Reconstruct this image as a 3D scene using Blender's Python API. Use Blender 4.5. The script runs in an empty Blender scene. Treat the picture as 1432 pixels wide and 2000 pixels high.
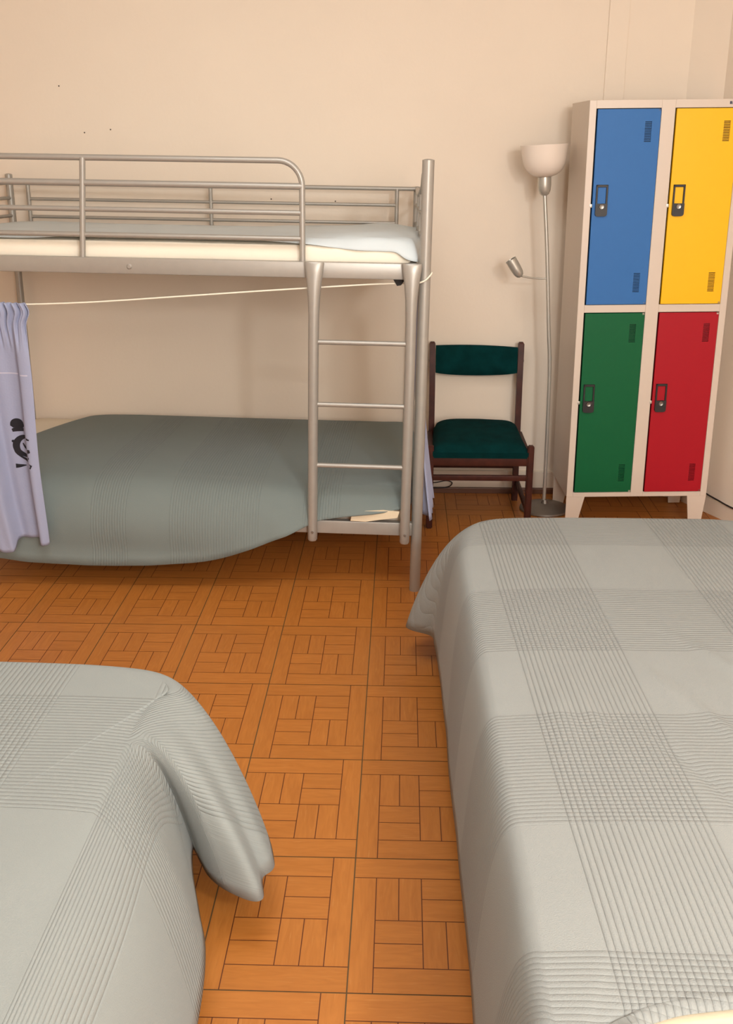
import bpy, bmesh, math, random
from mathutils import Vector, Matrix, noise
random.seed(7)
D = bpy.data
C = bpy.context.scene.collection
PI = math.pi

# ------------------------------------------------------------------ camera
cam = D.cameras.new('camera'); cam_o = D.objects.new('camera', cam); C.objects.link(cam_o)
cam.sensor_fit = 'VERTICAL'; cam.sensor_height = 24.0; cam.lens = 24.0; cam.clip_start = 0.02
pitch, yaw, roll = .3456, -.035, .002
fw = Vector((math.sin(yaw)*math.cos(pitch), math.cos(yaw)*math.cos(pitch), -math.sin(pitch)))
rt = Vector((math.cos(yaw), -math.sin(yaw), 0)); dn = fw.cross(rt)
r2 = math.cos(roll)*rt + math.sin(roll)*dn; d2 = -math.sin(roll)*rt + math.cos(roll)*dn
m = Matrix((r2, -d2, -fw)).transposed().to_4x4(); m.translation = (0, 0, 1.7054)
cam_o.matrix_world = m
bpy.context.scene.camera = cam_o

# ------------------------------------------------------------------ world, lights, exposure
sc = bpy.context.scene
w = D.worlds.new('world'); sc.world = w; w.use_nodes = True
w.node_tree.nodes['Background'].inputs[0].default_value = (1, .9, .8, 1)
w.node_tree.nodes['Background'].inputs[1].default_value = .05
sc.view_settings.view_transform = 'Standard'; sc.view_settings.look = 'None'
sc.view_settings.gamma = 1; sc.view_settings.use_curve_mapping = False
sc.view_settings.exposure = -0.04

def area(name, loc, target, size, power, col, shape='DISK'):
    l = D.lights.new(name, 'AREA'); l.shape = shape; l.size = size; l.energy = power; l.color = col
    o = D.objects.new(name, l); C.objects.link(o); o.location = loc
    o.rotation_euler = (Vector(target)-Vector(loc)).to_track_quat('-Z', 'Y').to_euler()
    return o
def point(name, loc, r, power, col):
    l = D.lights.new(name, 'POINT'); l.shadow_soft_size = r; l.energy = power; l.color = col
    o = D.objects.new(name, l); C.objects.link(o); o.location = loc
    return o
point('hanging_lamp_light', (1.25, -.6, 2.35), .14, 152, (.94, .98, 1))
area('front_fill_light', (.9, -1.3, 1.9), (-.3, 5, .9), 1.2, 74, (.94, .98, 1))  # unseen fill added behind the camera to brighten under the bunk
area('ceiling_fill_light', (-.5, 2.3, 2.95), (-.6, 2.7, 0), 1.4, 40, (.93, .98, 1))  # unseen fill added overhead, lifts the locker side and upper wall

# ------------------------------------------------------------------ helpers
def srgb(r, g, b):
    f = lambda c: (c/255/12.92) if c/255 <= .04045 else ((c/255+.055)/1.055)**2.4
    return (f(r), f(g), f(b), 1)

def mat(name, col, rough=.6, metal=0.0, spec=.5, noise_amt=0, noise_scale=30, bump=0, bump_scale=200, sheen=0):
    m = D.materials.new(name); m.use_nodes = True
    nt = m.node_tree; b = nt.nodes['Principled BSDF']
    b.inputs['Base Color'].default_value = col
    b.inputs['Roughness'].default_value = rough
    b.inputs['Metallic'].default_value = metal
    b.inputs['Specular IOR Level'].default_value = spec
    if sheen: b.inputs['Sheen Weight'].default_value = sheen
    tc = nt.nodes.new('ShaderNodeTexCoord')
    if noise_amt:
        n = nt.nodes.new('ShaderNodeTexNoise'); n.inputs['Scale'].default_value = noise_scale; n.inputs['Detail'].default_value = 5
        nt.links.new(tc.outputs['Object'], n.inputs['Vector'])
        r = nt.nodes.new('ShaderNodeMapRange'); r.inputs[1].default_value = .3; r.inputs[2].default_value = .7
        r.inputs[3].default_value = 1-noise_amt; r.inputs[4].default_value = 1+noise_amt
        mx = nt.nodes.new('ShaderNodeVectorMath'); mx.operation = 'SCALE'; mx.inputs[0].default_value = col[:3]
        nt.links.new(n.outputs[0], r.inputs[0]); nt.links.new(r.outputs[0], mx.inputs['Scale'])
        nt.links.new(mx.outputs[0], b.inputs['Base Color'])
    if bump:
        n2 = nt.nodes.new('ShaderNodeTexNoise'); n2.inputs['Scale'].default_value = bump_scale; n2.inputs['Detail'].default_value = 3
        nt.links.new(tc.outputs['Object'], n2.inputs['Vector'])
        bp = nt.nodes.new('ShaderNodeBump'); bp.inputs['Strength'].default_value = bump; bp.inputs['Distance'].default_value = .002
        nt.links.new(n2.outputs[0], bp.inputs['Height']); nt.links.new(bp.outputs[0], b.inputs['Normal'])
    return m

def obj(name, bm, m, parent=None, smooth=True, kind=None, label=None):
    me = D.meshes.new(name)
    bmesh.ops.recalc_face_normals(bm, faces=bm.faces)
    bm.to_mesh(me); bm.free()
    o = D.objects.new(name, me); C.objects.link(o)
    for x in (m if isinstance(m, (list, tuple)) else [m]): me.materials.append(x)
    if smooth:
        for p in me.polygons: p.use_smooth = True
        try: me.set_sharp_from_angle(angle=math.radians(38))
        except Exception: pass
    if parent: o.parent = parent
    if kind: o['kind'] = kind
    if label: o['label'] = label
    return o

def thing(name, label, cat, loc=(0, 0, 0), rot=(0, 0, 0), group=None):
    o = D.objects.new(name, None); C.objects.link(o); o.location = loc; o.rotation_euler = rot
    o.empty_display_size = .1
    o['label'] = label; o['category'] = cat
    if group: o['group'] = group
    return o
def tag(o, label, cat, group=None):
    o['label'] = label; o['category'] = cat
    if group: o['group'] = group
    return o

def box(bm, x0, x1, y0, y1, z0, z1, bev=0, seg=2):
    r = bmesh.ops.create_cube(bm, size=1)
    vs = r['verts']
    for v in vs:
        v.co = Vector(((x0+x1)/2+v.co.x*(x1-x0), (y0+y1)/2+v.co.y*(y1-y0), (z0+z1)/2+v.co.z*(z1-z0)))
    if bev:
        es = list({e for v in vs for e in v.link_edges})
        bmesh.ops.bevel(bm, geom=es, offset=bev, segments=seg, affect='EDGES', profile=.6)
    return bm
def bx(*a, **k):
    return box(bmesh.new(), *a, **k)

def tube(bm, pts, r, n=14, caps=True):
    pts = [Vector(p) for p in pts]
    rs = r if isinstance(r, (list, tuple)) else [r]*len(pts)
    tan = []
    for i in range(len(pts)):
        a = pts[max(0, i-1)]; b = pts[min(len(pts)-1, i+1)]
        tan.append((b-a).normalized())
    up = Vector((0, 0, 1)) if abs(tan[0].z) < .9 else Vector((1, 0, 0))
    nrm = (up - tan[0]*up.dot(tan[0])).normalized()
    rings = []
    for i, p in enumerate(pts):
        nrm = (nrm - tan[i]*nrm.dot(tan[i])).normalized(); bn = tan[i].cross(nrm)
        rings.append([bm.verts.new(p + (nrm*math.cos(2*PI*k/n)+bn*math.sin(2*PI*k/n))*rs[i]) for k in range(n)])
    for a, b in zip(rings, rings[1:]):
        for k in range(n): bm.faces.new((a[k], a[(k+1) % n], b[(k+1) % n], b[k]))
    if caps:
        bm.faces.new(rings[0][::-1]); bm.faces.new(rings[-1])
    return bm
def tb(pts, r, n=14): return tube(bmesh.new(), pts, r, n)

def lathe(bm, prof, n=40, M=None):
    rings = []
    for (r, z) in prof:
        if r < 1e-6: rings.append([bm.verts.new((0, 0, z))])
        else: rings.append([bm.verts.new((r*math.cos(2*PI*k/n), r*math.sin(2*PI*k/n), z)) for k in range(n)])
    for a, b in zip(rings, rings[1:]):
        if len(a) == 1 and len(b) == 1: continue
        for k in range(n):
            if len(a) == 1: bm.faces.new((a[0], b[k], b[(k+1) % n]))
            elif len(b) == 1: bm.faces.new((a[k], a[(k+1) % n], b[0]))
            else: bm.faces.new((a[k], a[(k+1) % n], b[(k+1) % n], b[k]))
    if M: bmesh.ops.transform(bm, matrix=M, verts=[v for rg in rings for v in rg])
    return bm

def prism(bm, pts, y0, y1):          # polygon in x,z extruded in y
    a = [bm.verts.new((x, y0, z)) for x, z in pts]; b = [bm.verts.new((x, y1, z)) for x, z in pts]
    bm.faces.new(a); bm.faces.new(b[::-1])
    n = len(pts)
    for i in range(n): bm.faces.new((a[i], b[i], b[(i+1) % n], a[(i+1) % n]))
    return bm

def arc(cx, cz, r, a0, a1, n=8, y=0):
    return [(cx+r*math.cos(a0+(a1-a0)*i/n), y, cz+r*math.sin(a0+(a1-a0)*i/n)) for i in range(n+1)]

def catmull(P, per, closed=True):
    out = []; n = len(P)
    for i in range(n if closed else n-1):
        g = lambda k: P[k % n] if closed else P[min(max(k, 0), n-1)]
        p0, p1, p2, p3 = g(i-1), g(i), g(i+1), g(i+2)
        for s in range(per):
            t = s/per
            out.append(.5*((2*p1)+(p2-p0)*t+(2*p0-5*p1+4*p2-p3)*t*t+(3*p1-p0-3*p2+p3)*t**3))
    if not closed: out.append(P[-1].copy())
    return out

def drape(stations, center, zt, per=10, rings=26, down=16, crown=.012, shoulder=.07, wr=.004, wr_scale=6, seed=0, thick=.004, zslope=None, uvf=None):
    """blanket lying on a flat top, each station = (edge x, y, hem x, y, z); returns bmesh with UV in metres"""
    bm = bmesh.new(); uvl = bm.loops.layers.uv.new('UVMap')
    E_ = catmull([Vector((s[0], s[1], zt)) for s in stations], per)
    H_ = catmull([Vector((s[2], s[3], s[4])) for s in stations], per)
    n = len(E_); cx, cy = center
    cen = Vector((cx, cy, zt))
    uv = {}
    def nz(x, y, z): return noise.noise(Vector((x*wr_scale+seed, y*wr_scale*.6, z*3+seed)))
    allr = []
    for k in range(1, rings+1):
        f = (k/rings)**.9
        ring = []
        for e in E_:
            p = cen.lerp(e, f)
            z = zt + (zslope(p.x, p.y) if zslope else 0) + crown*(1-f**4) + wr*nz(p.x, p.y, 0)*(.6+.4*f)
            v = bm.verts.new((p.x, p.y, z)); uv[v] = (p.x, p.y); ring.append(v)
        allr.append(ring)
    for k in range(1, down+1):
        t = k/down; ring = []
        for e, h in zip(E_, H_):
            hz = e.z + (zslope(e.x, e.y) if zslope else 0)
            out = Vector((h.x-e.x, h.y-e.y, 0)); L = out.length
            o = out.normalized() if L > 1e-5 else Vector((0, 0, 0))
            drop = hz - h.z
            sh = min(shoulder, drop*.7)
            p0 = Vector((e.x, e.y, hz)); p1 = p0 + o*min(sh, L*.8+.005)
            p2 = Vector((h.x, h.y, h.z)) + Vector((0, 0, drop*.62)) - o*L*.28
            p = (1-t)**3*p0 + 3*(1-t)**2*t*p1 + 3*(1-t)*t*t*p2 + t**3*h
            q = wr*nz(e.x*2, e.y*2, p.z)
            p = p + o*q*.7*min(1, t*2)
            v = bm.verts.new(p); d = L*.5*t + drop*t
            uv[v] = uvf(e, o, d) if uvf else (e.x+o.x*d, e.y+o.y*d); ring.append(v)
        allr.append(ring)
    c = bm.verts.new((cx, cy, zt+crown+(zslope(cx, cy) if zslope else 0)+wr*nz(cx, cy, 0))); uv[c] = (cx, cy)
    for i in range(n): bm.faces.new((c, allr[0][i], allr[0][(i+1) % n]))
    for a, b in zip(allr, allr[1:]):
        for i in range(n): bm.faces.new((a[i], b[i], b[(i+1) % n], a[(i+1) % n]))
    for f in bm.faces:
        for l in f.loops: l[uvl].uv = uv[l.vert]
    return bm
def drape_obj(name, bm, m, parent=None, thick=.004, off=1.0):
    o = obj(name, bm, m, parent)
    s = o.modifiers.new('thickness', 'SOLIDIFY'); s.thickness = thick; s.offset = off
    return o

# ------------------------------------------------------------------ materials
WALL = mat('wall_paint', srgb(232, 216, 197), .85, noise_amt=.012, noise_scale=3, bump=.25, bump_scale=60)
CEIL = mat('ceiling_paint', srgb(235, 228, 218), .9)
SKIRT = mat('skirting_paint', srgb(222, 205, 185), .55)
SKIRT_WOOD = mat('skirting_wood', srgb(96, 58, 36), .5)
STEEL = mat('silver_painted_steel', srgb(164, 158, 149), .38, metal=.35, noise_amt=.02, noise_scale=40)
STEEL2 = mat('satin_nickel', srgb(196, 192, 182), .34, metal=.6)
CREAM = mat('cream_cotton', srgb(240, 228, 208), .9, bump=.3, bump_scale=90)
CREAM2 = mat('warm_cream_cotton', srgb(222, 204, 174), .9, bump=.3, bump_scale=90)
SHEETB = mat('pale_blue_cotton', srgb(203, 210, 211), .9, bump=.3, bump_scale=90)
LOCK = mat('locker_grey_paint', srgb(212, 196, 180), .38)
BLACKP = mat('black_plastic', srgb(34, 32, 32), .45)
CHROME = mat('chrome', srgb(150, 146, 140), .38, metal=.9)
DARKGAP = mat('dark_inside', srgb(28, 22, 18), .8)
BLUE = mat('blue_paint', srgb(52, 108, 172), .5, spec=.25, noise_amt=.01)
YELL = mat('yellow_paint', srgb(246, 188, 14), .42, spec=.3, noise_amt=.01)
GREEN = mat('green_paint', srgb(10, 92, 52), .5, spec=.22, noise_amt=.01)
RED = mat('red_paint', srgb(168, 16, 32), .5, spec=.25, noise_amt=.01)
WOODD = mat('dark_stained_wood', srgb(66, 30, 20), .5, spec=.25, noise_amt=.25, noise_scale=25)
VELVET = mat('bottle_green_velvet', srgb(4, 46, 46), .95, spec=.08, noise_amt=.25, noise_scale=14, bump=.5, bump_scale=300)
SHADE = mat('opal_glass', srgb(236, 220, 205), .25)
ROPE = mat('white_cord', srgb(236, 226, 206), .8)
CURT = mat('lavender_cotton', srgb(156, 160, 184), .95, bump=.4, bump_scale=120)
INK = mat('black_print', srgb(30, 28, 34), .9)
BEDW = mat('dark_bed_wood', srgb(58, 38, 26), .6)
NAIL = mat('nail_metal', srgb(80, 66, 54), .6)
CABLE = mat('black_cable', srgb(36, 28, 24), .6)

def blanket_mat(name, col, bu, bv, pu=.0115, pv=.0115, skew=0, tone=.93, strength=.9, fine=.55):
    m = D.materials.new(name); m.use_nodes = True
    nt = m.node_tree; N = nt.nodes; Lk = nt.links; b = N['Principled BSDF']
    b.inputs['Roughness'].default_value = .95; b.inputs['Specular IOR Level'].default_value = .15
    b.inputs['Sheen Weight'].default_value = .08
    uvn = N.new('ShaderNodeUVMap'); uvn.uv_map = 'UVMap'
    sp = N.new('ShaderNodeSeparateXYZ'); Lk.new(uvn.outputs[0], sp.inputs[0])
    def M(op, a, b_=None, c=None):
        n = N.new('ShaderNodeMath'); n.operation = op
        for i, x in enumerate((a, b_, c)):
            if x is None: continue
            if isinstance(x, (int, float)): n.inputs[i].default_value = x
            else: Lk.new(x, n.inputs[i])
        return n.outputs[0]
    U = M('ADD', sp.outputs[0], M('MULTIPLY', sp.outputs[1], skew)); V = sp.outputs[1]
    def bands(S, L):
        acc = None
        for a, c in L:
            t = M('MULTIPLY', M('GREATER_THAN', S, a), M('LESS_THAN', S, c))
            acc = t if acc is None else M('MAXIMUM', acc, t)
        return acc if acc is not None else M('MULTIPLY', S, 0)
    mu, mv = bands(U, bu), bands(V, bv)
    def rib(S, p):  # rounded ribs with narrow grooves
        return M('POWER', M('ABSOLUTE', M('SINE', M('MULTIPLY', S, PI/p))), .6)
    hu = M('MULTIPLY', rib(U, pu), mu); hv = M('MULTIPLY', M('MULTIPLY', rib(V, pv), mv), fine)
    nz = N.new('ShaderNodeTexNoise'); nz.inputs['Scale'].default_value = 420; nz.inputs['Detail'].default_value = 2
    Lk.new(uvn.outputs[0], nz.inputs['Vector'])
    nz2 = N.new('ShaderNodeTexNoise'); nz2.inputs['Scale'].default_value = 9; nz2.inputs['Detail'].default_value = 3
    Lk.new(uvn.outputs[0], nz2.inputs['Vector'])
    h = M('ADD', M('ADD', hu, hv), M('MULTIPLY', nz.outputs[0], .35))
    bp = N.new('ShaderNodeBump'); bp.inputs['Strength'].default_value = strength; bp.inputs['Distance'].default_value = .0032
    Lk.new(h, bp.inputs['Height']); Lk.new(bp.outputs[0], b.inputs['Normal'])
    k = M('ADD', 1.0, M('MULTIPLY', mv, tone-1))
    k = M('MULTIPLY', k, M('ADD', .97, M('MULTIPLY', nz2.outputs[0], .06)))
    k = M('MULTIPLY', k, M('ADD', .94, M('MULTIPLY', nz.outputs[0], .12)))
    sc_ = N.new('ShaderNodeVectorMath'); sc_.operation = 'SCALE'; sc_.inputs[0].default_value = col[:3]
    Lk.new(k, sc_.inputs['Scale']); Lk.new(sc_.outputs[0], b.inputs['Base Color'])
    return m
BL_R = blanket_mat('pale_grey_blanket_weave', srgb(150, 152, 148), [(.375, .64), (.93, 1.19)], [(.6, 1.295), (1.61, 2.0), (2.3, 2.68), (3.02, 3.4)], .0122, .0122, skew=.035)
BL_L = blanket_mat('pale_grey_checked_blanket_weave', srgb(146, 150, 146), [(-1.02, -.78), (-.56, -.36)], [(.2, 1.1), (1.62, 2.05), (2.36, 2.7)], .0122, .0122, tone=.97, fine=.9, strength=.7)
BL_B = blanket_mat('teal_grey_blanket_weave', srgb(120, 128, 124), [(-1.3, -1.15), (-.98, -.62), (-.45, -.3)], [(-.9, -.55)], .011, .011, tone=.99, strength=.5)

# ------------------------------------------------------------------ room shell
def struct(name, bm, m, smooth=False, parent=None):
    return obj(name, bm, m, parent, smooth=smooth, kind='structure')
YW = 5.06; XC = 1.28; HC = 3.0
struct('wall_back', bx(-3.3, XC, YW, 5.55, -.02, HC), WALL)
bm = bmesh.new()
qq = [(XC, YW), (1.42, 4.965), (1.48, 5.2), (XC, 5.3)]
lo = [bm.verts.new((x, y, -.02)) for x, y in qq]; hi = [bm.verts.new((x, y, HC)) for x, y in qq]
bm.faces.new(lo[::-1]); bm.faces.new(hi)
for i in range(4): bm.faces.new((lo[i], lo[(i+1) % 4], hi[(i+1) % 4], hi[i]))
struct('wall_corner', bm, WALL)
struct('wall_left', bx(-3.42, -3.3, -1.6, YW+.12, -.02, HC), WALL)
struct('wall_front', bx(-3.42, 2.42, -1.72, -1.6, -.02, HC), WALL)
XO, YO = 1.42, 4.965; XR = 2.3; YR = YO-(XR-XO)*2.08
def obl(bm, off, t, z0, z1, a=0., b=1.):   # slab along the slanting right wall, off = distance in front of it
    d = Vector((XR-XO, YR-YO, 0)); nrm = Vector((d.y, -d.x, 0)).normalized()
    if nrm.x > 0: nrm = -nrm
    p0 = Vector((XO, YO, 0))+d*a; p1 = Vector((XO, YO, 0))+d*b
    q = [p0+nrm*off, p1+nrm*off, p1+nrm*(off-t), p0+nrm*(off-t)]
    lo = [bm.verts.new((p.x, p.y, z0)) for p in q]; hi = [bm.verts.new((p.x, p.y, z1)) for p in q]
    bm.faces.new(lo[::-1]); bm.faces.new(hi)
    for i in range(4): bm.faces.new((lo[i], lo[(i+1) % 4], hi[(i+1) % 4], hi[i]))
    return bm, nrm, d
bm, ONRM, ODIR = obl(bmesh.new(), 0, .12, -.02, HC)
struct('wall_right', bm, WALL)
struct('wall_right_front', bx(XR, XR+.12, -1.6, YR+.08, -.02, HC), WALL)
struct('ceiling', bx(-3.42, 2.42, -1.72, 5.6, HC, HC+.1), CEIL)
# skirting
bm = bmesh.new(); box(bm, -3.3, XC-.01, YW-.012, YW+.01, 0, .118, .004)
struct('baseboard_back', bm, SKIRT)
bm = bmesh.new(); box(bm, -3.3, XC-.015, YW-.026, YW-.008, -.003, .03, .005)
struct('trim_2', bm, SKIRT_WOOD)
bm, _, _ = obl(bmesh.new(), .014, .02, 0, .075, .012, 1.)
struct('baseboard_right', bm, SKIRT)
# flat boxed-in duct on the back wall
bm = bmesh.new(); box(bm, .905, .995, YW-.008, YW+.01, .118, HC, .003)
o = struct('trim_1', bm, WALL)
# small nail holes in the plaster
for i, (x, z) in enumerate([(-1.594, 1.957), (-1.37, 1.768), (-1.494, 1.755), (-1.321, 1.334), (-.627, 1.457), (-.322, 1.447)]):
    o = obj('nail', lathe(bmesh.new(), [(0, 0), (.0035, 0), (.003, .002), (0, .003)], 10, Matrix.Translation((x, YW, z)) @ Matrix.Rotation(PI/2, 4, 'X')), NAIL)
    where = ['high above the guard rail, the uppermost and furthest left', 'above the guard rail, the rightmost of the pair there', 'above the guard rail, left one of the pair there',
             'just over the upper mattress', 'between the back rails left of the guard rail bend', 'between the back rails right of the guard rail bend'][i]
    tag(o, 'tiny dark nail in the wall ' + where, 'nail', 'nails in the back wall')

# floor: planks printed on oblong tiles
def floor_mat(name, grain):
    m = D.materials.new(name); m.use_nodes = True; nt = m.node_tree; N = nt.nodes; Lk = nt.links; b = N['Principled BSDF']
    b.inputs['Roughness'].default_value = .42; b.inputs['Specular IOR Level'].default_value = .45
    at = N.new('ShaderNodeAttribute'); at.attribute_name = 'tint'
    uvn = N.new('ShaderNodeUVMap'); uvn.uv_map = 'UVMap'
    mp = N.new('ShaderNodeMapping'); mp.inputs['Scale'].default_value = (9, 70, 1); Lk.new(uvn.outputs[0], mp.inputs[0])
    n1 = N.new('ShaderNodeTexNoise'); n1.inputs['Scale'].default_value = 1; n1.inputs['Detail'].default_value = 4; n1.inputs['Distortion'].default_value = 1.2
    Lk.new(mp.outputs[0], n1.inputs['Vector'])
    mp2 = N.new('ShaderNodeMapping'); mp2.inputs['Scale'].default_value = (14, 160, 1); Lk.new(uvn.outputs[0], mp2.inputs[0])
    n2 = N.new('ShaderNodeTexNoise'); n2.inputs['Scale'].default_value = 1; n2.inputs['Detail'].default_value = 1
    Lk.new(mp2.outputs[0], n2.inputs['Vector'])
    cr = N.new('ShaderNodeValToRGB'); e = cr.color_ramp.elements
    e[0].position = .3; e[0].color = srgb(172, 104, 42); e[1].position = .72; e[1].color = srgb(186, 116, 50)
    Lk.new(n1.outputs[0], cr.inputs[0])
    fl = N.new('ShaderNodeMapRange'); fl.inputs[1].default_value = .66; fl.inputs[2].default_value = .78; fl.inputs[4].default_value = .28
    Lk.new(n2.outputs[0], fl.inputs[0])
    mx = N.new('ShaderNodeMix'); mx.data_type = 'RGBA'; mx.inputs[7].default_value = srgb(206, 148, 84)
    Lk.new(fl.outputs[0], mx.inputs[0]); Lk.new(cr.outputs[0], mx.inputs[6])
    mm = N.new('ShaderNodeMix'); mm.data_type = 'RGBA'; mm.blend_type = 'MULTIPLY'; mm.inputs[0].default_value = 1
    Lk.new(mx.outputs[2], mm.inputs[6]); Lk.new(at.outputs['Color'], mm.inputs[7])
    Lk.new(mm.outputs[2], b.inputs['Base Color'])
    return m
FLOOR = floor_mat('printed_plank_tile', 1)
JOINT = mat('tile_joint', srgb(92, 70, 40), .8)
LINE = mat('plank_line', srgb(92, 40, 10), .6)
bm = bmesh.new(); uvl = bm.loops.layers.uv.new('UVMap'); cl = bm.loops.layers.float_color.new('tint')
TX, TY, X0, Y0 = .33, .4392, -.10428, 1.70478
def q(x0, x1, y0, y1, z, mi, uvo=None, vert=False, tint=1.0):
    f = bm.faces.new([bm.verts.new(p) for p in ((x0, y0, z), (x1, y0, z), (x1, y1, z), (x0, y1, z))]); f.material_index = mi
    for l in f.loops:
        x, y = l.vert.co.x, l.vert.co.y
        if uvo is None: l[uvl].uv = (x, y)
        else: l[uvl].uv = ((y if vert else x)+uvo[0], (x if vert else y)+uvo[1])
        l[cl] = (tint, tint*(.985+.015*tint), tint*.99, 1)
s6 = 1/6
PL = [(0, 5*s6, 5*s6, 1, 0), (5*s6, 1, s6, 1, 1), (s6, 1, 0, s6, 0), (0, s6, 0, 5*s6, 1),
      (s6, 2*s6, 3*s6, 5*s6, 1), (2*s6, 3*s6, 3*s6, 5*s6, 1), (3*s6, 5*s6, 4*s6, 5*s6, 0), (3*s6, 5*s6, 3*s6, 4*s6, 0),
      (s6, 3*s6, 2*s6, 3*s6, 0), (s6, 3*s6, s6, 2*s6, 0), (3*s6, 4*s6, s6, 3*s6, 1), (4*s6, 5*s6, s6, 3*s6, 1)]
g = .0012
for i in range(-10, 8):
    for j in range(-8, 8):
        ax, ay = X0+i*TX, Y0+j*TY
        if ay > 5.5: continue
        q(ax, ax+TX, ay, ay+TY, -.0010, 0)
        q(ax+.0014, ax+TX-.0014, ay+.0014, ay+TY-.0014, -.0005, 1)
        tt = random.uniform(.98, 1.02)
        for (a, b_, c, d_, vert) in PL:
            e0 = .0016 if a == 0 else g; e1 = .0016 if b_ > .999 else g; e2 = .0016 if c == 0 else g; e3 = .0016 if d_ > .999 else g
            q(ax+a*TX+e0, ax+b_*TX-e1, ay+c*TY+e2, ay+d_*TY-e3, 0, 2, (random.random()*30, random.random()*30), vert, tt*random.uniform(.965, 1.03))
fl = struct('floor', bm, [JOINT, LINE, FLOOR])
for p in fl.data.polygons:
    pass

# ------------------------------------------------------------------ bunk bed
bunk = thing('bunk_bed', 'silver metal bunk bed with ladder and guard rail against the back wall', 'bunk bed', (.061, 3.808, 0), (0, math.radians(.9), math.radians(-1.5)))
BD = 1.14      # depth
BLn = -1.97    # left end
post_h = {(0, 0): 1.651, (1, 0): 1.515, (0, 1): 1.651, (1, 1): 1.542}
for (bk, lf), h in post_h.items():
    u = BLn if lf else (0 if not bk else -.05); v = BD if bk else 0; r = .0215 if not bk else .017
    zb = -.035 if lf else -.001
    bm = bmesh.new(); tube(bm, [(u, v, zb), (u, v, h-.006), (u, v, h-.001), (u, v, h)], [r, r, r, r*.82], 24)
    p = obj('post', bm, STEEL, bunk)
    obj('post_cap', lathe(bmesh.new(), [(0, h+.003), (r*.6, h+.002), (r*.84, h), (r*.84, h-.004), (0, h-.004)], 20, Matrix.Translation((u, v, 0))), STEEL, p)
def beams(name, z0, z1):
    obj(name, bx(BLn+.02, -.018, -.016, .016, z0, z1, bev=.006), STEEL, bunk)
    obj(name, bx(BLn+.02, -.06, BD-.014, BD+.014, z0, z1, bev=.006), STEEL, bunk)
    obj(name, bx(-.062, -.03, .016, BD-.014, z0, z1, bev=.006), STEEL, bunk)
    obj(name, bx(BLn-.0, BLn+.03, .016, BD-.014, z0, z1, bev=.006), STEEL, bunk)
beams('side_beam', 1.236, 1.294)
beams('side_beam', .238, .293)
for z in (1.25, .255):
    for k in range(9):
        u = -.2-k*.2
        obj('slat', bx(u-.02, u+.02, .016, BD-.014, z-.006, z+.006, bev=.002), STEEL, bunk)
# front guard rail
bm = bmesh.new(); zt = 1.641; ur = -.447; R = .085
path = [(BLn+.02, 0, zt)]+arc(ur-R, zt-R, R, PI/2, 0, 10)+[(ur, 0, 1.29)]
tube(bm, path, .0108, 16)
gr = obj('guard_rail', bm, STEEL, bunk)
for z, r in ((1.555, .0118), (1.464, .0095), (1.374, .0095)):
    obj('rail_tube', tb([(BLn+.02, 0, z), (ur, 0, z-.001)], r, 14), STEEL, gr)
for u in (-1.245,):
    obj('rail_upright', tb([(u-.018, -.003, 1.29), (u+.009, -.003, zt)], .0108, 14), STEEL, gr)
# back guard rail
br = obj('back_rail', tb([(BLn, BD-.02, 1.507), (-.05, BD-.02, 1.507)], .0095, 12), STEEL, bunk)
for z in (1.434, 1.354): obj('rail_tube', tb([(-1.875, BD-.02, z), (-.145, BD-.02, z)], .0075, 12), STEEL, br)
for u in (-1.875, -1.01, -.143): obj('rail_upright', tb([(u, BD-.02, 1.25), (u, BD-.02, 1.507)], .0095, 12), STEEL, br)
# end panels
for u, lf in ((-.012, 0), (BLn, 1)):
    ub = -.05 if not lf else BLn
    P = [(u, 0, 1.60), (u-.002, .08, 1.60), (u-.004, .2, 1.585), (u-.008, .32, 1.545), (ub if lf else -.035, .5, 1.51), (ub, BD, 1.505)]
    pts = catmull([Vector(p) for p in P], 5, closed=False)
    ep = obj('end_panel', tube(bmesh.new(), pts, .0095, 12), STEEL, bunk)
    for z in (1.435, 1.355): obj('rail_tube', tb([(u, 0, z+.04), (u-.006 if not lf else u, .25, z+.02), (ub, BD, z)], .0078, 12), STEEL, ep)
    for v in (.38, .76):
        uu = u+(ub-u)*v/BD
        obj('rail_upright', tb([(uu, v, 1.25), (uu, v, 1.53 if v < .5 else 1.505)], .0088, 12), STEEL, ep)
# ladder
for u0, u1, u2 in ((-.400, -.405, -.411), (-.046, -.044, -.046)):
    bm = bmesh.new(); n = 20; rings = []
    prof = [(1.296, .036, .011), (1.29, .036, .014), (1.26, .0325, .016), (1.22, .027, .0185), (1.17, .0225, .0195), (1.10, .020, .020), (.95, .0195, .0195), (.6, .0193, .0193), (.26, .0192, .0192), (.222, .0192, .0192), (.216, .016, .016)]
    for z, a, b_ in prof:
        uc = u0+(u1-u0)*min(1, (1.296-z)/.35) if z > .946 else u1+(u2-u1)*(.946-z)/.72
        rings.append([bm.verts.new((uc+a*math.cos(2*PI*k/n), -.036+b_*math.sin(2*PI*k/n), z)) for k in range(n)])
    for a, b_ in zip(rings, rings[1:]):
        for k in range(n): bm.faces.new((a[k], a[(k+1) % n], b_[(k+1) % n], b_[k]))
    bm.faces.new(rings[0]); bm.faces.new(rings[-1][::-1])
    st = obj('ladder_stile', bm, STEEL, bunk)
    obj('screw', lathe(bmesh.new(), [(0, .003), (.004, .003), (.0055, 0), (0, -.002)], 12, Matrix.Translation((u2+.001, -.0555, .255)) @ Matrix.Rotation(PI/2, 4, 'X')), CHROME, st)
for z in (1.006, .769, .528):
    obj('ladder_rung', tb([(-.392, -.036, z), (-.058, -.036, z)], .0092, 16), STEEL, bunk)
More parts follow.
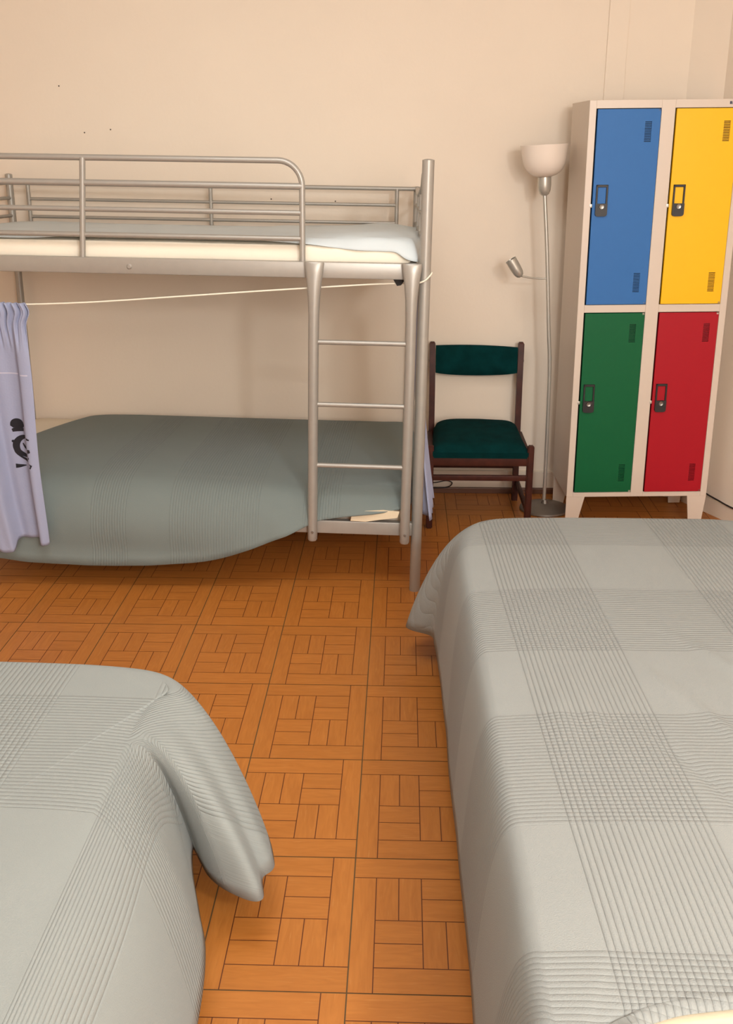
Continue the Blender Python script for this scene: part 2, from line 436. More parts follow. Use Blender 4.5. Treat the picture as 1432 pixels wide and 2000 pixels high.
obj('bolt', lathe(bmesh.new(), [(0, .004), (.006, .004), (.0105, 0), (.0105, -.003), (0, -.003)], 16, Matrix.Translation((-1.087, -.0165, 1.263)) @ Matrix.Rotation(PI/2, 4, 'X')), STEEL, bunk)
obj('bracket', prism(bmesh.new(), [(-.115, 1.236), (-.07, 1.236), (-.085, 1.215), (-.1, 1.212)], .0, .012), DARKGAP, bunk)

BM = Matrix.Translation((.061, 3.808, 0)) @ Matrix.Rotation(math.radians(-1.5), 4, 'Z') @ Matrix.Rotation(math.radians(.9), 4, 'Y')
def place(o): o.matrix_world = BM; return o

def mattress(name, u0, u1, v0, v1, z0, z1, m, bev=.035, zs=None, wr=.004, seed=0):
    bm = bmesh.new(); box(bm, u0, u1, v0, v1, z0, z1)
    for ax, n in ((0, 30), (1, 16)):
        L = [e for e in bm.edges if abs((e.verts[0].co-e.verts[1].co).normalized()[ax]) > .9]
        bmesh.ops.subdivide_edges(bm, edges=L, cuts=n)
    L = [e for e in bm.edges if abs((e.verts[0].co-e.verts[1].co).normalized()[2]) > .9]
    bmesh.ops.subdivide_edges(bm, edges=L, cuts=5)
    cxx, cyy, czz = (u0+u1)/2, (v0+v1)/2, (z0+z1)/2; hx, hy, hz = (u1-u0)/2, (v1-v0)/2, (z1-z0)/2
    for v in bm.verts:
        p = Vector((v.co.x-cxx, v.co.y-cyy, v.co.z-czz))
        i = Vector((max(-hx+bev, min(hx-bev, p.x)), max(-hy+bev, min(hy-bev, p.y)), max(-hz+bev, min(hz-bev, p.z))))
        d = p-i
        if d.length > bev: p = i+d.normalized()*bev
        v.co = p+Vector((cxx, cyy, czz))
        k = noise.noise(Vector((v.co.x*4+seed, v.co.y*7, v.co.z*16)))
        v.co.y += wr*k; v.co.z += wr*.6*k
        if zs: v.co.z += zs(v.co)*((v.co.z-z0)/(z1-z0))
    return obj(name, bm, m)
zsl = lambda p, *a: -.045*max(0, (p.y if hasattr(p, 'y') else 0)-.05)
o = place(mattress('mattress', -1.94, -.045, .03, 1.10, 1.262, 1.358, CREAM, zs=lambda c: -.035*max(0, c.y-.1), seed=3))
tag(o, 'thin mattress in cream cotton cover on the upper bunk', 'mattress')
# pale blue sheet over the upper mattress
S = []
for u, z in ((-1.90, 1.374), (-1.6, 1.356), (-1.45, 1.356), (-1.3, 1.366), (-1.1, 1.370), (-.8, 1.370), (-.6, 1.362), (-.42, 1.350), (-.33, 1.340), (-.24, 1.333), (-.16, 1.331), (-.11, 1.329)):
    S.append((u, .075, u, .026, z))
S += [(-.085, .08, -.07, .018, 1.306), (-.062, .10, -.03, .02, 1.297), (-.055, .14, -.022, .06, 1.300), (-.052, .22, -.020, .22, 1.315), (-.052, .6, -.020, .6, 1.30), (-.055, 1.02, -.022, 1.04, 1.29),
      (-.11, 1.08, -.11, 1.112, 1.29), (-.5, 1.08, -.5, 1.112, 1.29), (-1.0, 1.08, -1.0, 1.112, 1.29), (-1.6, 1.08, -1.6, 1.112, 1.29), (-1.88, 1.06, -1.9, 1.10, 1.29), (-1.93, .8, -1.955, .8, 1.3), (-1.93, .3, -1.955, .3, 1.3)]
bm = drape(S, (-1.0, .6), 1.362, per=6, rings=22, down=8, crown=.004, shoulder=.03, wr=.010, wr_scale=7, seed=5, zslope=lambda x, y: -.035*max(0, y-.1)+(.022*math.exp(-((x+.18)/.13)**2)+.01*math.exp(-((x+.45)/.2)**2))*min(1, max(0, (y+.1)/.3)))
o = place(drape_obj('sheet', bm, SHEETB, thick=.0035)); tag(o, 'rumpled pale blue sheet spread over the upper bunk mattress', 'sheet')

lm_ = place(mattress('mattress', -1.95, -.03, .035, 1.11, .262, .385, CREAM, seed=9, zs=lambda c: 0))
tag(lm_, 'mattress in cream cover on the lower bunk, half hidden by grey blanket', 'mattress')
bm = bmesh.new()
pp = [(-.262, .300), (-.2, .298), (-.175, .306), (-.13, .312), (-.075, .318), (-.068, .345), (-.13, .350), (-.2, .345), (-.255, .338)]
prism(bm, pp, -.033, -.022)
bmesh.ops.bevel(bm, geom=bm.edges[:], offset=.002, segments=1, affect='EDGES')
o = obj('sheet_corner', bm, CREAM2, lm_); 

# teal grey blanket on the lower bunk
S = []
for u, eu, z, vv in ((-1.84, -1.86, .10, -.06), (-1.69, -1.69, .099, -.06), (-1.56, -1.56, .088, -.062), (-1.4, -1.4, .086, -.066), (-1.265, -1.265, .087, -.07), (-1.05, -1.05, .098, -.074), (-.89, -.89, .115, -.075), (-.78, -.78, .137, -.072), (-.68, -.68, .171, -.066), (-.6, -.6, .202, -.06), (-.512, -.512, .238, -.048), (-.44, -.445, .272, -.036), (-.385, -.39, .296, -.026), (-.33, -.33, .308, -.03), (-.25, -.25, .323, -.036), (-.15, -.15, .335, -.036), (-.09, -.10, .345, -.02)):
    S.append((eu, .11 if u > -.5 else .13, u, vv, z))
S += [(-.065, .15, -.035, .04, .34), (-.06, .3, -.025, .3, .33), (-.06, .7, -.025, .7, .33), (-.065, 1.02, -.03, 1.05, .33),
      (-.12, 1.08, -.12, 1.125, .34), (-.5, 1.08, -.5, 1.125, .34), (-1.0, 1.08, -1.0, 1.125, .34), (-1.4, 1.08, -1.4, 1.125, .35),
      (-1.59, 1.06, -1.625, 1.10, .388), (-1.68, .95, -1.69, .955, .390), (-1.77, .72, -1.782, .722, .390), (-1.85, .45, -1.862, .452, .390), (-1.88, .22, -1.90, .22, .36)]
def bz(x, y):
    d = 0
    d += .022*math.exp(-((x+1.15)/.45)**2)*math.exp(-((y-.25)/.25)**2)      # duvet bulge at the front
    d -= .012*math.exp(-((x+.45)/.10)**2)*math.exp(-((y-.1)/.2)**2)         # pinch by the ladder
    return d
bm = drape(S, (-.95, .6), .405, per=6, rings=24, down=18, crown=.010, shoulder=.16, wr=.007, wr_scale=5, seed=12, zslope=bz)
for v in bm.verts:                     # belly of the hanging front and folds gathered at the ladder
    x, y, z = v.co
    if y < .12 and z < .41:
        t = min(1, max(0, (.41-z)/.3))
        v.co.y -= .035*math.sin(PI*min(1, t*1.15))*math.exp(-((x+1.1)/.55)**2)
        v.co.y -= .010*math.sin(x*24+z*30)*math.exp(-((x+.52)/.13)**2)*t
o = place(drape_obj('blanket', bm, BL_B, thick=.005)); tag(o, 'teal grey ribbed blanket hanging over the front of the lower bunk', 'blanket')

# curtain cord
bm = bmesh.new()
P = [(-1.97, -.03, 1.118), (-1.9, -.05, 1.118), (-1.66, -.068, 1.122), (-1.45, -.066, 1.125), (-1.2, -.055, 1.138), (-.9, -.04, 1.162), (-.6, -.022, 1.186), (-.42, -.008, 1.199), (-.2, .004, 1.215), (-.07, .004, 1.222), (-.028, -.02, 1.226), (.0, -.0255, 1.236), (.018, -.018, 1.252), (.0255, .0, 1.262), (.018, .018, 1.262), (0, .0255, 1.255), (-.022, .02, 1.245)]
tube(bm, catmull([Vector(p) for p in P], 6, closed=False), .0030, 8)
o = place(obj('cord', bm, ROPE)); tag(o, 'thin white cord strung under the upper bunk and tied round the front post', 'cord')

# left curtain
def plateau(s, a, b, w=.028): return .5*(math.tanh((s-a)/w)-math.tanh((s-b)/w))
def curtain_v(s, z, zt_=1.125):
    top = max(0, min(1, (z-.95)/.16)); low = 1-z/1.13
    f = 0
    f += plateau(s, -.05, .34)*(.020+.022*math.cos((s-.17)*5.5))      # broad rounded fold at the left
    f -= .026*plateau(s, .38, .79, .03)                               # sunk middle panel
    f += plateau(s, .81, 1.2, .02)*(.016+.020*math.cos((s-.91)*14))   # narrow rounded fold at the right
    f += .003*math.sin(s*23+z*3)
    pl = .010*math.sin(s*2*PI*11)+.005*math.sin(s*2*PI*19+1)
    return -.085 - (f*(1-top*.8)*(.55+.45*low) + pl*top)
def curtain_u(s, z):
    k = 1-z/1.13
    ul = -1.76+.10*k if z > .32 else -1.76+.10*k+(.32-z)*.10
    ur_ = -1.468 + .004*math.sin(z*9) + .012*k
    ext = .018*math.exp(-((z-1.1)/.03)**2)
    u = ul+(ur_+ext-ul)*s
    return u + .03*k*math.exp(-((s-.45)/.3)**2)*0
def curtain_pt(s, t, off=0):
    zb = .196-.046*plateau(s, -.05, .345, .02)*(1-((s-.17)/.4)**2)-.012*plateau(s, .82, 1.0, .012)+.06*max(0, .04-s)
    z = 1.132-(1.132-zb)*t
    return Vector((curtain_u(s, z), curtain_v(s, z)-off, z))
bm = bmesh.new(); NS, NT = 170, 70; G = [[bm.verts.new(curtain_pt(i/NS, j/NT)) for i in range(NS+1)] for j in range(NT+1)]
for j in range(NT):
    for i in range(NS): bm.faces.new((G[j][i], G[j][i+1], G[j+1][i+1], G[j+1][i]))
cur = obj('curtain', bm, CURT); s = cur.modifiers.new('t', 'SOLIDIFY'); s.thickness = .0025; s.offset = 0
place(cur); tag(cur, 'lavender grey curtain with black swirl print gathered at left of the lower bunk', 'curtain')
# seam across the curtain
def on_curtain(u, z, off=.0022):
    s = 0.5
    for _ in range(25):
        f = curtain_u(s, z)-u; s -= f/(curtain_u(s+.01, z)-curtain_u(s, z))*.01
    return Vector((u, curtain_v(s, z)-off, z))
def stroke(bm, pts, ws):
    pts = [Vector(p) for p in pts]; sm = catmull([Vector((a, b_, w_)) for (a, b_), w_ in zip([(p.x, p.y) for p in pts], ws)], 7, closed=False)
    L, Rr = [], []
    for i, p in enumerate(sm):
        a = sm[max(0, i-1)]; b_ = sm[min(len(sm)-1, i+1)]; d = Vector((b_.x-a.x, b_.y-a.y)); d = d.normalized() if d.length else Vector((1, 0)); n_ = Vector((-d.y, d.x))
        L.append(bm.verts.new(on_curtain(p.x+n_.x*p.z/2, p.y+n_.y*p.z/2))); Rr.append(bm.verts.new(on_curtain(p.x-n_.x*p.z/2, p.y-n_.y*p.z/2)))
    for i in range(len(sm)-1): bm.faces.new((L[i], L[i+1], Rr[i+1], Rr[i]))
bm = bmesh.new()
stroke(bm, [(-1.572, .655), (-1.56, .668), (-1.54, .668), (-1.525, .655)], [.014, .034, .034, .014])
stroke(bm, [(-1.572, .640), (-1.55, .646), (-1.525, .644)], [.012, .02, .012])
stroke(bm, [(-1.492, .614), (-1.52, .618), (-1.548, .606), (-1.562, .583), (-1.556, .556), (-1.53, .542), (-1.50, .540)], [.005, .013, .022, .027, .023, .016, .008])
stroke(bm, [(-1.535, .590), (-1.526, .575), (-1.508, .568), (-1.493, .570)], [.005, .010, .015, .012])
stroke(bm, [(-1.570, .575), (-1.566, .553), (-1.545, .533), (-1.515, .518), (-1.493, .505)], [.008, .007, .008, .013, .018])
stroke(bm, [(-1.578, .598), (-1.572, .597), (-1.566, .596)], [.006, .011, .006])
stroke(bm, [(-1.572, .497), (-1.555, .497), (-1.53, .5)], [.018, .013, .003])
obj('printed_motif', bm, INK, cur, label='black swirl printed on the curtain')
bm = bmesh.new()
NP = 40
a = [bm.verts.new(on_curtain(-1.66+.185*i/NP, .862, .0016)) for i in range(NP+1)]; b_ = [bm.verts.new(on_curtain(-1.66+.185*i/NP, .867, .0020)) for i in range(NP+1)]
for i in range(NP): bm.faces.new((a[i], a[i+1], b_[i+1], b_[i]))
obj('seam', bm, mat('pale_thread', srgb(190, 188, 204), .9), cur)

# right curtain at the end of the bunk
bm = bmesh.new(); NS, NT = 60, 40; G = []
for j in range(NT+1):
    t = j/NT; z = 1.17-(1.17-.285)*t; row = []
    for i in range(NS+1):
        s = i/NS
        v = .05+.22*s+.05*t*(s-.2)
        u = -.028+.060*t**2.0+.006+(.006+.016*t)*math.sin(s*2*PI*3.2+.6)+.01*t*s
        row.append(bm.verts.new((u, v, z+.012*math.sin(s*9)*t)))
    G.append(row)
for j in range(NT):
    for i in range(NS): bm.faces.new((G[j][i], G[j][i+1], G[j+1][i+1], G[j+1][i]))
c2 = obj('curtain', bm, CURT); s = c2.modifiers.new('t', 'SOLIDIFY'); s.thickness = .0025; s.offset = 0
place(c2); tag(c2, 'narrow pale lavender curtain hanging behind the front post beside the chair', 'curtain')

# ------------------------------------------------------------------ chair
ch = thing('dining_chair', 'dark wooden chair with dark green velvet seat and back pad by the wall', 'chair', (.365, 4.73, 0))
def cb(*a, **k): return bx(*a, **k)
def beam(p0, p1, wx, wy, bev=.004):
    bm = bmesh.new(); r = []
    for p in (p0, p1):
        r.append([bm.verts.new((p[0]+sx*wx/2, p[1]+sy*wy/2, p[2])) for sx, sy in ((-1, -1), (1, -1), (1, 1), (-1, 1))])
    bm.faces.new(r[0][::-1]); bm.faces.new(r[1])
    for i in range(4): bm.faces.new((r[0][i], r[0][(i+1) % 4], r[1][(i+1) % 4], r[1][i]))
    if bev: bmesh.ops.bevel(bm, geom=bm.edges[:], offset=bev, segments=3, affect='EDGES')
    return bm
def leg_path(side):
    bm = bmesh.new(); x = side*.2135
    P = [(.21, .0), (.215, .2), (.225, .38), (.238, .58), (.255, .795)]
    rings = []
    for k, (y, z) in enumerate(P):
        wx = .028; wy = .03
        if k == len(P)-1:
            rings.append([bm.verts.new((x+sx*wx*.5+.002*side, y+sy*wy*.5, z-.008)) for sx, sy in ((-1, -1), (1, -1), (1, 1), (-1, 1))])
            rings.append([bm.verts.new((x+sx*wx*.32+.002*side, y+sy*wy*.32, z)) for sx, sy in ((-1, -1), (1, -1), (1, 1), (-1, 1))])
        else: rings.append([bm.verts.new((x+sx*wx*.5, y+sy*wy*.5, z)) for sx, sy in ((-1, -1), (1, -1), (1, 1), (-1, 1))])
    bm.faces.new(rings[0][::-1]); bm.faces.new(rings[-1])
    for a, b_ in zip(rings, rings[1:]):
        for i in range(4): bm.faces.new((a[i], a[(i+1) % 4], b_[(i+1) % 4], b_[i]))
    return bm
for s_ in (-1, 1):
    o = obj('leg', leg_path(s_), WOODD, ch)
    for zz in (.70, .69): pass
    obj('screw', lathe(bmesh.new(), [(0, .004), (.005, .004), (.006, 0), (0, 0)], 10, Matrix.Translation((s_*.2275, .247, .705)) @ Matrix.Rotation(s_*PI/2, 4, 'Y')), CHROME, o)
    xf = s_*.229
    obj('leg', beam((xf, -.205, 0), (xf, -.205, .405), .03, .034, .005), WOODD, ch)
    obj('side_rail', cb(s_*.222-.011, s_*.222+.011, -.19, .20, .318, .362, bev=.003), WOODD, ch)
    obj('stretcher', cb(s_*.222-.009, s_*.222+.009, -.19, .20, .088, .112, bev=.003), WOODD, ch)
obj('front_rail', cb(-.215, .215, -.214, -.192, .308, .360, bev=.003), WOODD, ch)
obj('back_stretcher', cb(-.20, .20, .20, .218, .315, .355, bev=.003), WOODD, ch)
obj('stretcher', cb(-.216, .216, -.213, -.197, .236, .262, bev=.003), WOODD, ch)
obj('stretcher', cb(-.21, .21, .205, .222, .168, .192, bev=.003), WOODD, ch)
# seat cushion
bm = bmesh.new(); nx, ny = 26, 24; G = []
def seat_pt(a, b_):
    w_ = .218-.02*b_                # half width narrows to the back
    x = a*w_; y = -.222+.43*(b_*.5+.5)
    k = max(abs(a), abs(b_)); return x, y
top, bot = [], []
for j in range(ny+1):
    rt_, rb_ = [], []
    for i in range(nx+1):
        a = -1+2*i/nx; b_ = -1+2*j/ny
        w_ = .222-.018*(b_+1)/2; x = a*w_; y = -.222+.425*(b_+1)/2
        e = (1-abs(a)**5)*(1-abs(b_)**5); e = max(0, e)**.42
        z = .374+.056*e+.018*b_*e+.004*noise.noise(Vector((x*9, y*9, 2)))*e
        rt_.append(bm.verts.new((x, y, z))); rb_.append(bm.verts.new((x*.97, y*.97, .345)))
    top.append(rt_); bot.append(rb_)
for j in range(ny):
    for i in range(nx):
        bm.faces.new((top[j][i], top[j][i+1], top[j+1][i+1], top[j+1][i])); bm.faces.new((bot[j][i], bot[j+1][i], bot[j+1][i+1], bot[j][i+1]))
def side(lst_t, lst_b):
    for i in range(len(lst_t)-1): bm.faces.new((lst_t[i], lst_b[i], lst_b[i+1], lst_t[i+1]))
side(top[0], bot[0]); side(top[-1][::-1], bot[-1][::-1]); side([r[0] for r in top][::-1], [r[0] for r in bot][::-1]); side([r[-1] for r in top], [r[-1] for r in bot])
obj('seat', bm, VELVET, ch)
# back pad
bm = bmesh.new(); n = 28; F, K = [], []
for i in range(n+1):
    a = -1+2*i/n; x = a*.1985; bow = .035*(1-a*a)
    zt_ = .774-.004*a; zb_ = .648-.020*(1-a*a)**.8
    colf, colb = [], []
    for j in range(9):
        t = j/8; z = zb_+(zt_-zb_)*t; pf = .018*(max(0, 1-abs(2*t-1)**4))**.5*(max(0, 1-abs(a)**8))**.5
        yc = .236+.10*(z-.65)+bow
        colf.append(bm.verts.new((x, yc-.008-pf, z))); colb.append(bm.verts.new((x, yc+.006+pf*.4, z)))
    F.append(colf); K.append(colb)
for i in range(n):
    for j in range(8):
        bm.faces.new((F[i][j], F[i+1][j], F[i+1][j+1], F[i][j+1])); bm.faces.new((K[i][j], K[i][j+1], K[i+1][j+1], K[i+1][j]))
    bm.faces.new((F[i][0], K[i][0], K[i+1][0], F[i+1][0])); bm.faces.new((F[i][8], F[i+1][8], K[i+1][8], K[i][8]))
for c_ in (0, n):
    for j in range(8): bm.faces.new((F[c_][j], F[c_][j+1], K[c_][j+1], K[c_][j]))
obj('backrest', bm, VELVET, ch)

# ------------------------------------------------------------------ floor lamp
lx, ly = .712, 4.80
lamp = thing('floor_lamp', 'slim silver floor lamp with white glass bowl and small reading arm beside the locker', 'floor lamp', (lx, ly, 0))
obj('base', lathe(bmesh.new(), [(0, 0), (.118, 0), (.122, .004), (.120, .012), (.10, .020), (.05, .028), (.018, .034), (.012, .05), (0, .05)], 48), mat('shaded_base_metal', srgb(128, 118, 108), .4, metal=.5), lamp)  # base darker than the pole: the bed's shade is put into its colour
PP = [(-.004, 0, .03), (-.006, 0, .287), (-.014, 0, .698), (-.030, 0, .895), (-.056, 0, 1.224), (-.082, 0, 1.49)]
obj('pole', tube(bmesh.new(), catmull([Vector(p) for p in PP], 6, closed=False), .0088, 16), STEEL2, lamp)
TM = Matrix.Translation((-.083, 0, 1.485)) @ Matrix.Rotation(math.radians(-3.0), 4, 'Y')
so = obj('socket', lathe(bmesh.new(), [(0, -.002), (.010, 0), (.020, .006), (.027, .022), (.0295, .045), (.0295, .078), (.020, .082), (0, .082)], 32, TM), STEEL2, lamp)
outer = []; inner = []
for i in range(19):
    t = i/18; r = .022+(.106-.022)*math.sin(t*PI/2)**.85; z = .080+.135*(1-math.cos(t*PI/2)**1.15 if t < 1 else 1)
    outer.append((r, z)); inner.append((r-.004, z+.001 if t < 1 else z))
# gently belled rim
outer = [(0, .077), (.03, .079), (.052, .086), (.068, .097), (.081, .112), (.091, .132), (.0965, .154), (.100, .182), (.1055, .214)]
inner = [(r-.0035, z+.003) for r, z in outer[1:]]
inner[-1] = (outer[-1][0]-.0035, outer[-1][1])
obj('lamp_shade', lathe(bmesh.new(), outer+inner[::-1]+[(0, .083)], 56, TM), SHADE, lamp, label='white opal glass bowl')
HM = Matrix.Translation((-.172, -.02, 1.130)) @ Matrix.Rotation(math.radians(-33), 4, 'Y')
obj('reading_arm', tube(bmesh.new(), catmull([Vector(p) for p in [(-.052, 0, 1.122), (-.09, -.004, 1.122), (-.13, -.012, 1.126), (-.168, -.02, 1.134)]], 5, closed=False), .0042, 10), STEEL2, lamp)
obj('reading_lamp', lathe(bmesh.new(), [(0, 0), (.008, .001), (.017, .008), (.0225, .022), (.0245, .045), (.0255, .092), (.0235, .092), (.022, .045), (.016, .02), (0, .012)], 32, HM), STEEL2, lamp, label='small silver spotlight head tilted up')

# ------------------------------------------------------------------ locker
LK = thing('locker', 'tall grey metal locker with blue, yellow, green and red doors', 'locker', (.776, 4.55, 0), (0, math.radians(-.45), math.radians(2)))
W_, DP = .651, .375
bm = bmesh.new()
xs = [0, .029, .297, .354, .622, W_]; zs = [.15, .172, 1.004, 1.037, 1.838, 1.87]
t = .0015
# shell: sides, top, bottom, back and shelves
box(bm, 0, .012, .012, DP, .15, 1.87); box(bm, W_-.012, W_, .012, DP, .15, 1.87)
box(bm, .012, W_-.012, .012, DP, 1.858, 1.87); box(bm, .012, W_-.012, .012, DP, .15, .162); box(bm, .012, W_-.012, DP-.006, DP, .162, 1.858)
obj('body', bm, LOCK, LK, smooth=False)
bm = bmesh.new()
for a, b_ in ((0, .029), (.297, .354), (.622, W_)): box(bm, a, b_, 0, .012, .15, 1.87, bev=.0012, seg=1)
for x0, x1 in ((.029, .297), (.354, .622)):
    for a, b_ in ((.15, .172), (1.004, 1.037), (1.838, 1.87)): box(bm, x0, x1, 0.0002, .012, a, b_, bev=.0008, seg=1)
obj('front_frame', bm, LOCK, LK, smooth=False)
bm = bmesh.new(); box(bm, .029, .622, .03, .034, .162, 1.858)  # near-black sheet added behind the doors, paints the shade in their gaps
obj('gap_shade_panel', bm, DARKGAP, LK, smooth=False)
def door(x0, x1, z0, z1, m, dm, hz):
    gp = .006
    a, b_ = x0+gp, x1-.0025; c, d_ = z0+.003, z1-.003
    vx0, vx1 = b_-.062, b_-.034
    vt1 = d_-.046; vt0 = vt1-.082; vb0 = c+.052; vb1 = vb0+.084
    bm = bmesh.new()
    for (p, q_, r, s_) in ((a, vx0, c, d_), (vx1, b_, c, d_), (vx0, vx1, vt1, d_), (vx0, vx1, vb1, vt0), (vx0, vx1, c, vb0)):
        box(bm, p, q_, -.004, .014, r, s_)
    bmesh.ops.remove_doubles(bm, verts=bm.verts, dist=1e-5)
    # ribs between the louvre slots
    for lo, hi in ((vt0, vt1), (vb0, vb1)):
        n = 13; st = (hi-lo)/n
        for k in range(n): box(bm, vx0, vx1, -.0038, .004, lo+k*st+st*.56, lo+(k+1)*st)
    do = obj('door', bm, m, LK, smooth=False)
    for lo, hi in ((vt0, vt1), (vb0, vb1)):
        obj('vent_shade', bx(vx0-.001, vx1+.001, .004, .006, lo, hi), dm, do, smooth=False)
    # handle: recessed frame with lock below
    hx0 = a+.012; hx1 = hx0+.050; h1 = hz; h0 = hz-.128
    bm = bmesh.new()
    box(bm, hx0, hx0+.0075, -.010, -.003, h0+.05, h1, bev=.0012, seg=1); box(bm, hx1-.0075, hx1, -.010, -.003, h0+.05, h1, bev=.0012, seg=1)
    box(bm, hx0, hx1, -.010, -.003, h1-.010, h1, bev=.0012, seg=1)
    vv = [(hx0, h0+.052), (hx1, h0+.052), (hx1, h0+.008), (hx1-.004, h0+.002), (hx1-.011, h0), (hx0+.011, h0), (hx0+.004, h0+.002), (hx0, h0+.008)]
    prism(bm, vv[::-1], -.015, -.003)
    ho = obj('handle', bm, BLACKP, do, smooth=False)
    obj('lock', lathe(bmesh.new(), [(0, .004), (.004, .0045), (.0045, .003), (.0095, .004), (.0105, 0), (0, -.002)], 24, Matrix.Translation(((hx0+hx1)/2, -.0155, h0+.040)) @ Matrix.Rotation(PI/2, 4, 'X')), CHROME, do)
    obj('striker', bx(x0-.004, x0+.006, -.002, .002, h0+.036, h0+.050, bev=.001), STEEL2, do)
    for zz in (d_-.004, c+.004): obj('hinge_pin', bx(x1-.012, x1-.004, -.004, .004, zz-.004, zz+.004), LOCK, do)
    return do
dk = lambda c: mat('slot_shadow', c, .6)
DB, DY, DG, DR = (mat('slot_shade_'+n, c, .7) for n, c in (('blue', srgb(28, 56, 84)), ('yellow', srgb(90, 62, 14)), ('green', srgb(8, 56, 34)), ('red', srgb(90, 12, 20))))  # darkened copies of the door paints, shade inside the slots as colour
for (x0, x1, z0, z1, m_, dm, hz, nm) in ((.029, .297, 1.037, 1.838, BLUE, DB, 1.539, 'blue'), (.354, .622, 1.037, 1.838, YELL, DY, 1.537, 'yellow'),
                                 (.029, .297, .172, 1.004, GREEN, DG, .685, 'green'), (.354, .622, .172, 1.004, RED, DR, .685, 'red')):
    door(x0, x1, z0, z1, m_, dm, hz)['label'] = nm+' locker door'
for pts in ([(0, .15), (.085, .15), (.052, 0), (0, 0)], [(W_-.088, .15), (W_, .15), (W_-.014, 0), (W_-.070, 0)]):
    obj('leg', prism(bmesh.new(), pts, .001, .006), LOCK, LK, smooth=False)
    bm = bmesh.new(); xe = 0 if pts[0][0] == 0 else W_-.014
    obj('leg', prism(bmesh.new(), pts, DP-.04, DP-.035), LOCK, LK, smooth=False)
bm = bmesh.new()
for k in range(3): box(bm, .575+k*.011, .583+k*.011, -.0012, .0006, 1.850, 1.861)
obj('maker_mark', bm, mat('mark_print', srgb(60, 58, 80), .6), LK, smooth=False)

# cables at the foot of the walls
pb = Vector((XO, YO, 0)); 
bm = bmesh.new()
P = []
for a, off, z in ((.06, .03, .13), (.075, .028, .115), (.10, .025, .10), (.14, .022, .09), (.20, .022, .082), (.42, .022, .077), (.6, .022, .078), (.9, .022, .078)):
    p = pb+ODIR*a+ONRM*off; P.append(Vector((p.x, p.y, z)))
tube(bm, catmull(P, 6, closed=False), .004, 8)
o = obj('cable', bm, CABLE); tag(o, 'black cable running along the skirting right of the locker', 'cable')
bm = bmesh.new()
P = [(-.05, 5.03, .05), (.05, 5.03, .052), (.13, 5.028, .058), (.18, 5.02, .062), (.235, 5.028, .07), (.265, 5.026, .06), (.25, 5.015, .043), (.2, 5.012, .036), (.12, 5.02, .034), (.0, 5.02, .033)]
tube(bm, catmull([Vector(p) for p in P], 6, closed=False), .003, 8)
o = obj('cable', bm, CABLE); tag(o, 'thin dark cable looping along the skirting behind the chair', 'cable')

# ------------------------------------------------------------------ single beds in the foreground
def single_bed(label, x0, x1, y0, y1, lbl_m, grp):
    b = thing('single_bed', label, 'bed', ((x0+x1)/2, (y0+y1)/2, 0), group=grp)
    w2, l2 = (x1-x0)/2, (y1-y0)/2
    obj('bed_base', bx(-w2, w2, -l2, l2, .20, .31, bev=.01), BEDW, b)
    for sx in (-1, 1):
        for sy in (-1, 1):
            obj('leg', tb([(sx*(w2-.06), sy*(l2-.07), 0), (sx*(w2-.06), sy*(l2-.07), .21)], [.017, .024], 14), BEDW, b)
    mt = mattress('mattress', x0+.005, x1-.005, y0+.01, y1-.01, .315, .488, CREAM2, bev=.05, seed=x0*3)
    tag(mt, lbl_m, 'mattress')
    return b
single_bed('dark wooden single bed base under the long pale blanket at right', .29, 1.17, .85, 3.20, 'cream covered mattress under the right pale blanket, cream corner showing at bottom right', None)
single_bed('dark wooden single bed base under the pale blanket at lower left', -1.45, -.62, -.2, 2.12, 'cream covered mattress wholly under the lower left pale blanket', None)

# right blanket
S = [(.235, 1.13, .157, 1.10, .12), (.233, 1.5, .155, 1.5, .12), (.226, 1.85, .152, 1.85, .12), (.22, 2.2, .145, 2.22, .12), (.215, 2.6, .139, 2.63, .12), (.212, 2.9, .132, 2.92, .125), (.215, 3.02, .122, 3.07, .13),
     (.222, 3.10, .11, 3.15, .125), (.24, 3.18, .028, 3.235, .118), (.29, 3.25, .13, 3.36, .13), (.38, 3.28, .36, 3.38, .14), (.6, 3.29, .6, 3.39, .14), (.9, 3.29, .9, 3.39, .14), (1.1, 3.28, 1.12, 3.38, .14),
     (1.20, 3.2, 1.33, 3.28, .12), (1.22, 3.0, 1.28, 3.03, .13), (1.23, 2.4, 1.29, 2.4, .13), (1.23, 1.8, 1.29, 1.8, .13), (1.22, 1.3, 1.28, 1.3, .13),
     (1.12, 1.265, 1.12, 1.25, .494), (.8, 1.245, .8, 1.23, .494), (.5, 1.215, .5, 1.20, .494), (.38, 1.19, .38, 1.172, .492), (.29, 1.14, .29, 1.12, .48)]
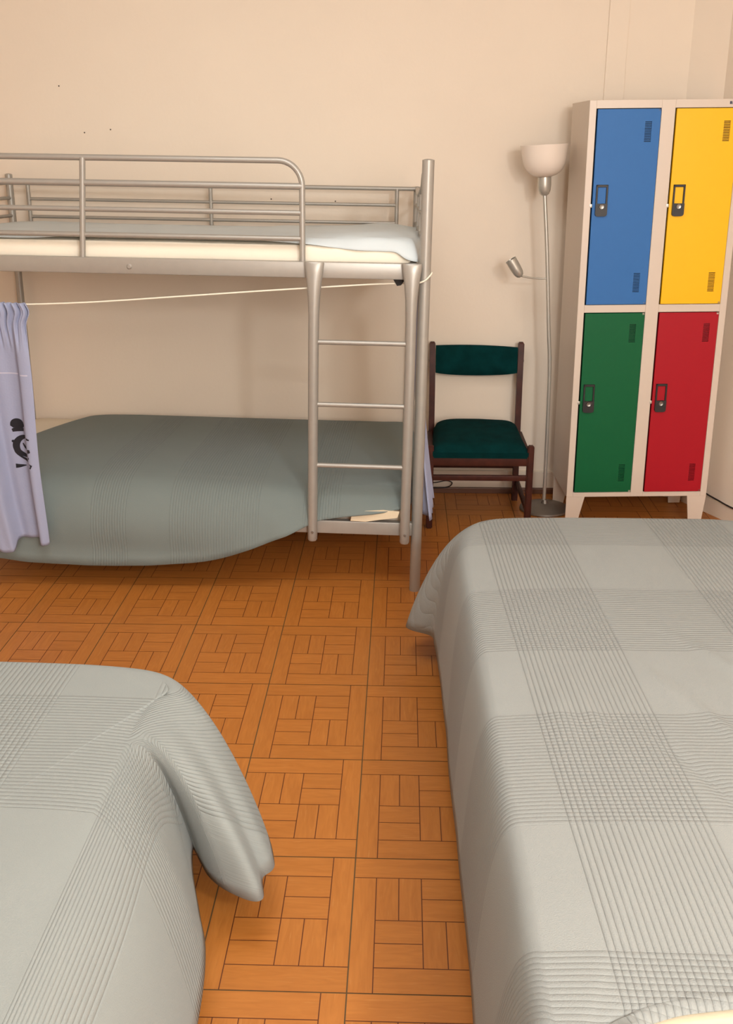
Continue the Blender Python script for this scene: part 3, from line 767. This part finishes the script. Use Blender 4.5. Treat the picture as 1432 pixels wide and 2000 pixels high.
def rz(x, y):
    d = .006*math.exp(-((x-.36)/.03)**2)*math.exp(-((y-2.02)/.12)**2)
    for (cx_, cy_, ax, L_, h) in ((.70, 1.95, .35, .18, .010), (.62, 2.1, .3, .15, .007), (.78, 2.25, .5, .14, .008), (.42, 2.05, .15, .14, .006), (.62, 1.75, .4, .16, -.008)):
        dx, dy = x-cx_, y-cy_; ca, sa = math.cos(ax), math.sin(ax)
        p, q_ = dx*ca+dy*sa, -dx*sa+dy*ca
        d += h*math.exp(-(p/.016)**2)*math.exp(-(q_/L_)**2)
    return d
bm = drape(S, (.72, 2.2), .500, per=10, rings=46, down=20, crown=.012, shoulder=.05, wr=.005, wr_scale=4, seed=21, zslope=rz)
o = drape_obj('blanket', bm, BL_R, thick=.005); tag(o, 'pale grey blanket with long ribbed stripe over the bed at right', 'blanket')

# left blanket
S = [(-.60, .0, -.40, .0, .12), (-.585, .5, -.385, .5, .12), (-.58, 1.1, -.382, 1.2, .12), (-.58, 1.4, -.384, 1.5, .12), (-.58, 1.6, -.400, 1.68, .12), (-.58, 1.69, -.432, 1.79, .125), (-.58, 1.77, -.468, 1.90, .15), (-.58, 1.83, -.472, 1.955, .172),
     (-.579, 1.885, -.425, 1.905, .132), (-.577, 1.935, -.365, 1.868, .118), (-.574, 1.98, -.304, 1.850, .115), (-.569, 2.02, -.310, 1.915, .12), (-.56, 2.06, -.290, 1.965, .125), (-.54, 2.10, -.36, 2.12, .14),
     (-.60, 2.165, -.56, 2.26, .14), (-.75, 2.195, -.75, 2.29, .14), (-1.0, 2.205, -1.0, 2.30, .14), (-1.3, 2.20, -1.3, 2.30, .14), (-1.45, 2.1, -1.56, 2.15, .14), (-1.48, 1.7, -1.55, 1.7, .14), (-1.48, 1.0, -1.55, 1.0, .14), (-1.47, .1, -1.55, 0, .14),
     (-1.3, -.15, -1.3, -.25, .3), (-.9, -.18, -.9, -.26, .3)]
def corner_uv(e, o, d):              # at the flaring corner the ribs run across the fall of the cloth
    k = min(1, max(0, (e.y-1.86)/.07)) if e.x > -.66 else 0
    u0, v0 = e.x+o.x*d, e.y+o.y*d
    u1 = -.60-.02*min(1, d/.1); v1 = e.y-d*.95
    return (u0*(1-k)+u1*k, v0*(1-k)+v1*k)
bm = drape(S, (-1.03, 1.1), .500, per=10, rings=40, down=22, crown=.012, shoulder=.07, wr=.006, wr_scale=4, seed=31, uvf=corner_uv)
o = drape_obj('blanket', bm, BL_L, thick=.005); tag(o, 'pale grey waffle blanket with one corner flaring to the floor at lower left', 'blanket')
